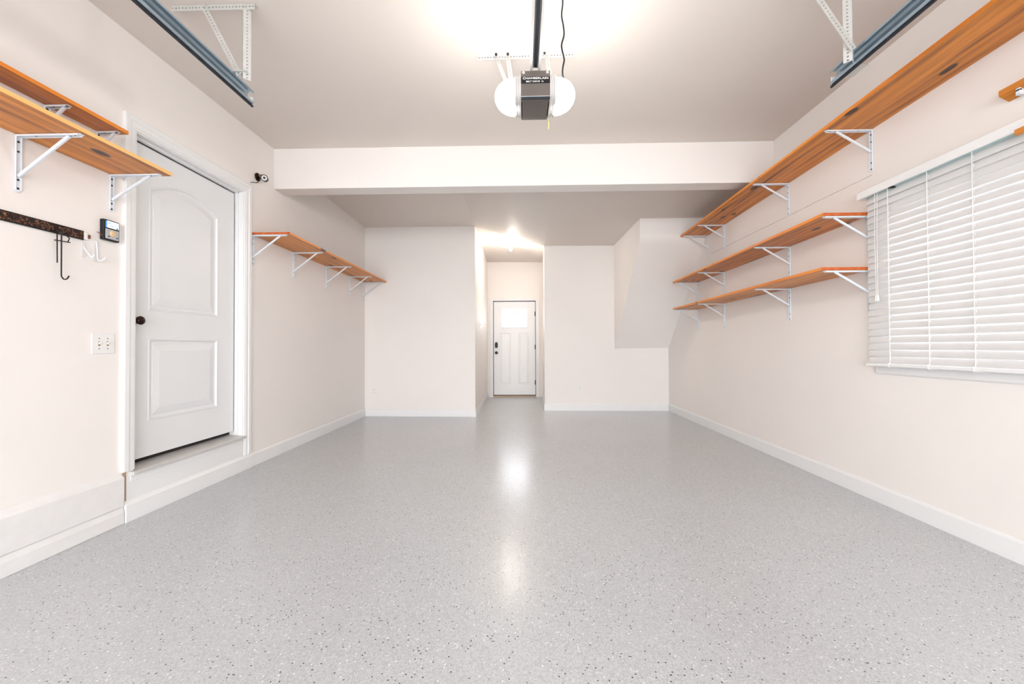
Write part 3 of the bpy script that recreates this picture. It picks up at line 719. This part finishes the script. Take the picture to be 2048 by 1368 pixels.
# hook rack
t = thing('hook_rack', (XL, 1.6, 1.70), 'long dark ornate strip for hooks on the near left wall', 'rack')
b = B(); box(b, XL+.0005, XL+.010, .95, 2.196, 1.7045, 1.7445); obj('strip', b, camo_mat(), t, bevel=.0015)
b = B(); box(b, XL+.0005, XL+.011, .95, 2.196, 1.7445, 1.7495); box(b, XL+.0005, XL+.011, .95, 2.196, 1.6985, 1.7045); obj('rim', b, BLACK, t, bevel=.001)
b = B(); box(b, XL+.0005, XL+.010, 2.197, 2.218, 1.703, 1.742); obj('end_cap', b, PLATE, t, bevel=.002)
b = B(); cyl(b, (XL+.009, 2.222, 1.722), (XL+.014, 2.222, 1.722), .007, 12); box(b, XL+.0005, XL+.012, 2.218, 2.2295, 1.715, 1.735); obj('end_bolt', b, simple('rusty_bolt', (.22, .06, .04), .5), t)
# hanging wire hook
t = thing('wire_hook', (XL+.03, 2.07, 1.70), 'black wire hook hanging from the ornate strip', 'hook')
xh = XL+.032
b = B(); tube(b, spline([(XL+.0125, 2.065, 1.722), (xh-.004, 2.066, 1.720), (xh, 2.067, 1.70)], 4) + [Vector((xh, 2.068, 1.48))] + spline([(xh, 2.069, 1.470), (xh+.002, 2.078, 1.457), (xh+.004, 2.092, 1.462), (xh+.005, 2.100, 1.478)], 6), .0032, 8); obj('hook_rod', b, BLACK, t, smooth=True)
b = B(); tube(b, [(xh-.004, 2.050, 1.704), (xh-.004, 2.052, 1.54)], .0026, 8); obj('straight_rod', b, BRONZE, t)
b = B(); tube(b, [(xh-.004, 2.050, 1.704), (xh, 2.068, 1.712), (xh, 2.105, 1.683), (xh, 2.098, 1.664), (xh, 2.096, 1.660)], .0026, 6); tube(b, [(xh-.002, 2.037, 1.6565), (xh, 2.068, 1.659), (xh, 2.108, 1.6615)], .003, 6); obj('wire_clip', b, BLACK, t)
# white J hooks
def jhook(y, z, label, tilt):
    t = thing('utility_hook', (XL, y, z), label, 'hook', 'white painted hooks under the strip')
    b = B(); box(b, XL+.0005, XL+.004, y-.012, y+.012, z, z+.125 if not tilt else z+.085); obj('back_plate', b, WALLP, t, bevel=.002)
    b = B()
    if not tilt: tube(b, spline([(XL+.006, y+.004, z+.118), (XL+.010, y+.005, z+.07), (XL+.012, y+.006, z+.015), (XL+.022, y+.010, z+.004), (XL+.040, y+.016, z+.012), (XL+.043, y+.018, z+.024)], 6), .0042, 8)
    else: tube(b, spline([(XL+.003, y, z+.060), (XL+.016, y+.002, z+.036), (XL+.036, y+.004, z+.008), (XL+.044, y+.006, z-.002), (XL+.053, y+.008, z+.004), (XL+.056, y+.008, z+.014)], 6), .0042, 8)
    obj('hook', b, WHITE_METAL, t, smooth=True)
WALLP = simple('painted_over_plate', (.80, .77, .74), .5)
jhook(2.200, 1.606, 'white tilted hook just below the end of the dark strip', True)
jhook(2.262, 1.594, 'white upright J-shaped hook between the strip end and the door control', False)
# security camera
t = thing('security_camera', (XL, 3.69, 2.685), 'small black bullet security camera at the upper right of the left door', 'camera')
b = B(); lathe(b, (XL+.0004, 3.69, 2.693), (1, 0, 0), [(0, .038), (.008, .038), (.016, .030), (.020, .012), (.021, 0)], 24); obj('mount', b, BRONZE, t, smooth=True)
b = B(); tube(b, spline([(XL+.015, 3.69, 2.697), (XL+.035, 3.688, 2.712), (XL+.055, 3.684, 2.706)], 5), .007, 8); obj('swivel_arm', b, BRASS, t, smooth=True)
cdir = Vector((.42, -.88, -.18)).normalized(); c0 = Vector((XL+.066, 3.700, 2.682)) - cdir*.03
b = B(); lathe(b, c0, cdir, [(0, .022), (.004, .027), (.070, .030), (.072, .030), (.072, .025), (.066, .024), (.066, 0)], 24); body = obj('body', b, BLACK, t, smooth=True)
b = B(); cyl(b, c0+cdir*.0655, c0+cdir*.068, .0235, 24); f_ = obj('face_ring', b, simple('pale_grey_face', (.72, .68, .66), .3), body)
b = B(); cyl(b, c0+cdir*.0675, c0+cdir*.0715, .0105, 20); obj('lens', b, BLACK, body)
b = B(); tube(b, spline([(XL+.010, 3.69, 2.660), (XL+.006, 3.685, 2.640), (XL+.005, 3.66, 2.628), (XL+.005, 3.62, 2.616), (XL+.006, 3.592, 2.602)], 6), .0028, 8); obj('cable', b, BLACK, t, smooth=True)

# ------------------------------------------------------------------ perforated steel
def perf_strip(b, p0, p1, wdir, w, pitch=.0195, hole=.0048, n0=None):
    """flat strip from p0 to p1 (centre line), width w along wdir, with real round holes"""
    p0, p1 = Vector(p0), Vector(p1); L_ = (p1-p0).length; d = (p1-p0)/L_; wd = Vector(wdir).normalized()
    n = max(1, round(L_/pitch)); p = L_/n
    for i in range(n):
        c = p0 + d*(i+.5)*p
        sq = []; ci = []
        for k in range(8):
            a = 2*math.pi*(k+.5)/8; x, y = math.cos(a), math.sin(a)
            ci.append(b.verts.new(c + d*x*hole + wd*y*hole))
            s = 1/max(abs(x), abs(y)); sq.append(b.verts.new(c + d*x*s*p/2 + wd*y*s*w/2))
        for k in range(8): b.faces.new((sq[k], sq[(k+1) % 8], ci[(k+1) % 8], ci[k]))
        for k in (0, 2, 4, 6):   # fill corners
            a0, a1 = sq[k], sq[(k-1) % 8]
        corners = [(1, 1), (-1, 1), (-1, -1), (1, -1)]
        for q, (sx, sy) in enumerate(corners):
            cv_ = b.verts.new(c + d*sx*p/2 + wd*sy*w/2)
            b.faces.new((sq[q*2], cv_, sq[q*2+1]))
    bmesh.ops.remove_doubles(b, verts=b.verts[:], dist=1e-5)
def perf_angle(name, p0, p1, n1, n2, w, parent, **k):
    b = B(); p0, p1 = Vector(p0), Vector(p1)
    for n in (n1, n2):
        n = Vector(n).normalized(); perf_strip(b, p0+n*w/2, p1+n*w/2, n, w, **k)
    return obj(name, b, PERF, parent, solid=.0022)

# tracks
def track(xin, sgn, y0, y1, label):     # xin = x of the open side, sgn = outward direction
    t = thing('door_track', (xin, (y0+y1)/2, 2.60), label, 'track', 'horizontal garage door tracks')
    z0_, z1_ = 2.598, 2.676; d = .040
    def cs(pts): return pts
    b = B(); th = .0025
    # C profile (x outward distance, z)
    prof = [(0, z1_-.012), (0, z1_), (d*.75, z1_), (d, z1_-.012), (d, z0_+.020), (d*.7, z0_), (d*.15, z0_), (0, z0_+.012)]
    for (a, c) in zip(prof, prof[1:]):
        dx, dz = c[0]-a[0], c[1]-a[1]; l = math.hypot(dx, dz); nx, nz = -dz/l*th/2, dx/l*th/2
        q = [(a[0]+nx, a[1]+nz), (c[0]+nx, c[1]+nz), (c[0]-nx, c[1]-nz), (a[0]-nx, a[1]-nz)]
        hexa(b, [(xin+sgn*x, y0, z) for x, z in q] + [(xin+sgn*x, y1, z) for x, z in q])
    obj('track_channel', b, GALV, t)
    b = B(); tube(b, [(xin+sgn*.018, y0, z0_-.006), (xin+sgn*.016, y1+.012, z0_-.007)], .0075, 6); obj('lower_lip', b, DARKSTEEL, t)
    b = B(); box(b, min(xin+sgn*.004, xin+sgn*.034), max(xin+sgn*.004, xin+sgn*.034), y1-.006, y1-.001, z0_+.004, z0_+.040); obj('end_stop', b, PLATE, t, bevel=.001)
    return t
track(-1.655, -1, .2, 2.425, 'galvanised steel door track hanging at the upper left')
track(1.795, 1, .2, 2.345, 'galvanised steel door track hanging at the upper right')
# hangers
t = thing('track_hanger', (-1.60, 2.262, ZC), 'perforated steel hanger holding the left door track', 'hanger', 'perforated steel hangers')
perf_angle('ceiling_angle', (-2.035, 2.262, ZC-.002), (-1.540, 2.262, ZC-.002), (0, 0, -1), (0, 1, 0), .034, t)
perf_angle('drop_angle', (-1.598, 2.250, ZC-.035), (-1.598, 2.250, 2.64), (-.72, .70, 0), (.72, .70, 0), .038, t)
b = B(); perf_strip(b, (-1.835, 2.256, ZC-.02), (-1.625, 2.256, 2.665), (.87, 0, .5), .032); obj('brace', b, PERF, t, solid=.0022)
b = B()
for x in (-1.60, -1.83): cyl(b, (x, 2.262, ZC-.018), (x, 2.247, ZC-.018), .008, 6)
obj('bolt', b, PERF, t)
b = B(); box(b, -1.66, -1.575, 2.24, 2.275, 2.677, 2.682); obj('foot_plate', b, PERF, t)
t = thing('track_hanger', (1.77, 2.15, ZC), 'perforated steel hanger holding the right door track', 'hanger', 'perforated steel hangers')
perf_angle('ceiling_angle', (1.40, 2.162, ZC-.002), (1.90, 2.162, ZC-.002), (0, 0, -1), (0, 1, 0), .034, t)
perf_angle('drop_angle', (1.765, 2.150, ZC-.035), (1.765, 2.150, 2.60), (-.72, .70, 0), (.72, .70, 0), .038, t)
b = B(); perf_strip(b, (1.505, 2.146, ZC-.02), (1.768, 2.146, 2.655), (.85, 0, .52), .034); obj('brace', b, PERF, t, solid=.0022)
b = B()
for x, z in ((1.52, ZC-.03), (1.758, 2.675)): cyl(b, (x, 2.15, z), (x, 2.137, z), .008, 6)
obj('bolt', b, PERF, t)
b = B(); box(b, 1.838, 1.885, 2.195, 2.290, 2.606, 2.609); box(b, 1.838, 1.841, 2.195, 2.290, 2.606, 2.64); obj('side_plate', b, PERF, t)

# ------------------------------------------------------------------ garage door opener
OX, OY0, OY1, OZ0, OZ1 = .083, 2.185, 2.425, 2.453, 2.612
t = thing('garage_door_opener', (OX, 2.3, OZ0), 'white and charcoal garage door opener with glowing lenses hanging from the ceiling', 'opener')
OPN = t
# charcoal centre: front plate and belly, waisted towards the back
b = B()
secs = [(OY0+.006, OZ1, .0805), (OY0, OZ1-.012, .0805), (OY0+.004, OZ0+.012, .0805), (OY0+.012, OZ0, .0805)]
def sec(y, z, hw_): return [b.verts.new((OX-hw_, y, z)), b.verts.new((OX+hw_, y, z))]
path = [(OY1-.03, OZ1, .075), (OY0+.012, OZ1, .080), (OY0, OZ1-.010, .080), (OY0+.004, OZ0+.010, .080), (OY0+.014, OZ0-.001, .079), (OY0+.055, OZ0-.002, .071), (OY0+.11, OZ0-.002, .068), (OY0+.19, OZ0, .069), (OY1-.02, OZ0+.004, .076), (OY1, OZ0+.02, .078), (OY1, OZ1-.02, .075)]
ss = [sec(*p) for p in path]
for i in range(len(ss)):
    a, c = ss[i], ss[(i+1) % len(ss)]; b.faces.new((a[0], a[1], c[1], c[0]))
b.faces.new([s[0] for s in ss][::-1]); b.faces.new([s[1] for s in ss])
body = obj('housing', b, OPENER, t)
b = B(); box(b, OX-.080, OX+.080, OY0-.0015, OY0+.010, OZ0-.0035, OZ0+.006); obj('lower_trim', b, DARKSTEEL, body, bevel=.002)
b = B(); box(b, OX-.0795, OX+.0795, OY0-.002, OY0+.002, OZ0+.0065, OZ0+.010); obj('bright_trim', b, SILVER, body)
b = B(); box(b, OX-.080, OX+.080, OY0-.0022, OY0+.001, OZ0+.082, OZ0+.116); obj('name_band', b, BLACK, body)
b = B()
for sx in (-.066, .066): lathe(b, (OX+sx, OY0+.001, OZ1-.018), (0, -1, 0), [(0, .0085), (.003, .008), (.0035, 0)], 14)
obj('screw_cap', b, HOUSE, body)
def text(name, s, loc, size, width, m, parent):
    cu = bpy.data.curves.new('t', 'FONT'); cu.body = s; cu.size = size; cu.align_x = 'CENTER'; cu.align_y = 'CENTER'; cu.extrude = .0004; cu.offset = .0002
    o = bpy.data.objects.new('t', cu); C.objects.link(o)
    dg = bpy.context.evaluated_depsgraph_get(); me = bpy.data.meshes.new_from_object(o.evaluated_get(dg)); bpy.data.objects.remove(o)
    xs = [v.co.x for v in me.vertices]; k = width/(max(xs)-min(xs)); mid = (max(xs)+min(xs))/2
    base = Vector(parent['_w'])
    for v in me.vertices: v.co = Vector(((v.co.x-mid)*k, -v.co.z, v.co.y)) + Vector(loc) - base
    me.materials.clear(); me.materials.append(m)
    q = bpy.data.objects.new(name, me); C.objects.link(q); q.parent = parent; return q
text('lettering', 'CHAMBERLAIN', (OX, OY0-.0026, OZ0+.107), .0155, .140, TEXTW, body)
text('lettering', 'BELT DRIVE  \u00bd', (OX-.004, OY0-.0026, OZ0+.0895), .0115, .095, TEXTW, body)
# white shoulders beside the centre, then the glowing lenses
for s, nm in ((-1, 'left'), (1, 'right')):
    b = B(); rings = []
    for f, sc in ((0, 1.0), (.30, .985), (.45, .93), (.6, .93), (.75, .985), (1, .97)):
        x = OX + s*(.079 + f*.036); ring = []
        for k in range(24):
            a = 2*math.pi*k/24; cx, cz = (OY0+OY1)/2+.002, (OZ0+OZ1)/2+.001
            px = abs(math.cos(a))**.55*math.copysign(1, math.cos(a)); pz = abs(math.sin(a))**.55*math.copysign(1, math.sin(a))
            ring.append(b.verts.new((x, cx + px*.119*sc, cz + pz*.080*sc)))
        rings.append(ring)
    for A, D in zip(rings, rings[1:]):
        for k in range(24): b.faces.new((A[k], A[(k+1) % 24], D[(k+1) % 24], D[k]))
    b.faces.new(rings[0]); b.faces.new(rings[-1])
    obj('shoulder', b, HOUSE, t, smooth=True)
    b = B(); rings = []
    for f in [i/12 for i in range(12)] + [.97, .995]:
        x = OX + s*(.107 + f*.1245); rr_ = (1-f**2.3)**.5
        ring = []
        for k in range(28):
            a = 2*math.pi*k/28
            px = abs(math.cos(a))**.75*math.copysign(1, math.cos(a)); pz = abs(math.sin(a))**.75*math.copysign(1, math.sin(a))
            ring.append(b.verts.new((x, (OY0+OY1)/2 + px*.112*rr_, (OZ0+OZ1)/2 - .002 + pz*.0775*rr_)))
        rings.append(ring)
    for A, D in zip(rings, rings[1:]):
        for k in range(28): b.faces.new((A[k], A[(k+1) % 28], D[(k+1) % 28], D[k]))
    b.faces.new(rings[0]); b.faces.new(rings[-1])
    obj('light_lens', b, LENS, t, smooth=True)
b = B(); tube(b, spline([(OX+.085, OY1-.01, OZ0+.01), (OX+.087, OY1+.003, OZ0-.01), (OX+.087, OY1+.004, OZ0-.040)], 4), .002, 6); obj('antenna_wire', b, YELLOW, t)
# rail
b = B()
for x in (-.022, .022): box(b, OX+x-.0065, OX+x+.0055, .2, OY0+.03, OZ1+.002, OZ1+.028)
box(b, OX-.0255, OX+.0255, .2, OY0+.03, OZ1+.027, OZ1+.030)
rail = obj('rail', b, simple('bright_rail_steel', (.85, .83, .82), .3, .1), t)
b = B(); box(b, OX-.008, OX+.008, .2, OY0-.01, OZ1+.004, OZ1+.022); cyl(b, (OX, OY0-.012, OZ1+.013), (OX, OY0-.016, OZ1+.013), .009, 8); obj('belt', b, DARKSTEEL, rail)
# mounting straps and ceiling angle belong to the opener
h = thing('opener_hanger', (OX-.05, 2.7, ZC), 'perforated ceiling angle and straps carrying the garage door opener', 'hanger', 'perforated steel hangers')
perf_angle('ceiling_angle', (-.290, 2.714, ZC-.002), (.362, 2.702, ZC-.002), (0, 0, -1), (0, 1, 0), .034, h)
b = B(); perf_strip(b, (-.165, 2.700, ZC-.025), (OX-.125, 2.42, 2.585), (1, .4, 0), .030); obj('strap', b, PERF, h, solid=.0022)
b = B(); perf_strip(b, (-.085, 2.698, ZC-.025), (OX-.125, 2.42, 2.60), (1, .1, 0), .030); obj('strap', b, PERF, h, solid=.0022)
b = B(); perf_strip(b, (.182, 2.696, ZC-.025), (OX+.110, 2.42, 2.585), (1, .1, 0), .030); obj('strap', b, PERF, h, solid=.0022)
for x in (-.165, -.085, .165):
    b = B(); cyl(b, (x, 2.712, ZC-.0045), (x, 2.695, ZC-.0045), .008, 6); obj('bolt', b, SCREW, h)
# power cord
b = B(); tube(b, spline([(.258, 2.31, 2.598), (.252, 2.305, 2.625), (.243, 2.295, 2.660), (.246, 2.29, 2.70), (.252, 2.285, 2.735), (.240, 2.28, 2.785), (.237, 2.275, 2.815), (.250, 2.27, 2.865), (.246, 2.265, 2.915), (.236, 2.26, 2.97), (.242, 2.255, 3.03), (.240, 2.25, ZC+.001)], 6), .0048, 8)
obj('power_cord', b, BLACK, OPN, smooth=True)

# ------------------------------------------------------------------ hall ceiling light
hx, hy, hz = -.185, 6.92, 2.893
t = thing('ceiling_light', (hx, hy, hz), 'bare two-bulb ceiling light glowing in the short hall', 'ceiling light')
b = B(); lathe(b, (hx, hy, hz+.02), (0, 0, -1), [(0, .06), (.022, .06), (.034, .045), (.040, .0)], 20); obj('base', b, PLATE, t, smooth=True)
for s in (-1, 1):
    b = B(); cyl(b, (hx, hy+s*.01, hz-.040), (hx, hy+s*.065, hz-.062), .018, 14); obj('socket', b, PLATE, t)
    d = Vector((0, s*.93, -.37)).normalized()
    b = B(); lathe(b, Vector((hx, hy+s*.062, hz-.060)), d, [(0, .013), (.02, .016), (.04, .026), (.06, .030), (.078, .026), (.090, .014), (.094, .0)], 18); obj('bulb', b, BULB, t, smooth=True)

for o in bpy.data.objects:
    if '_w' in o: del o['_w']
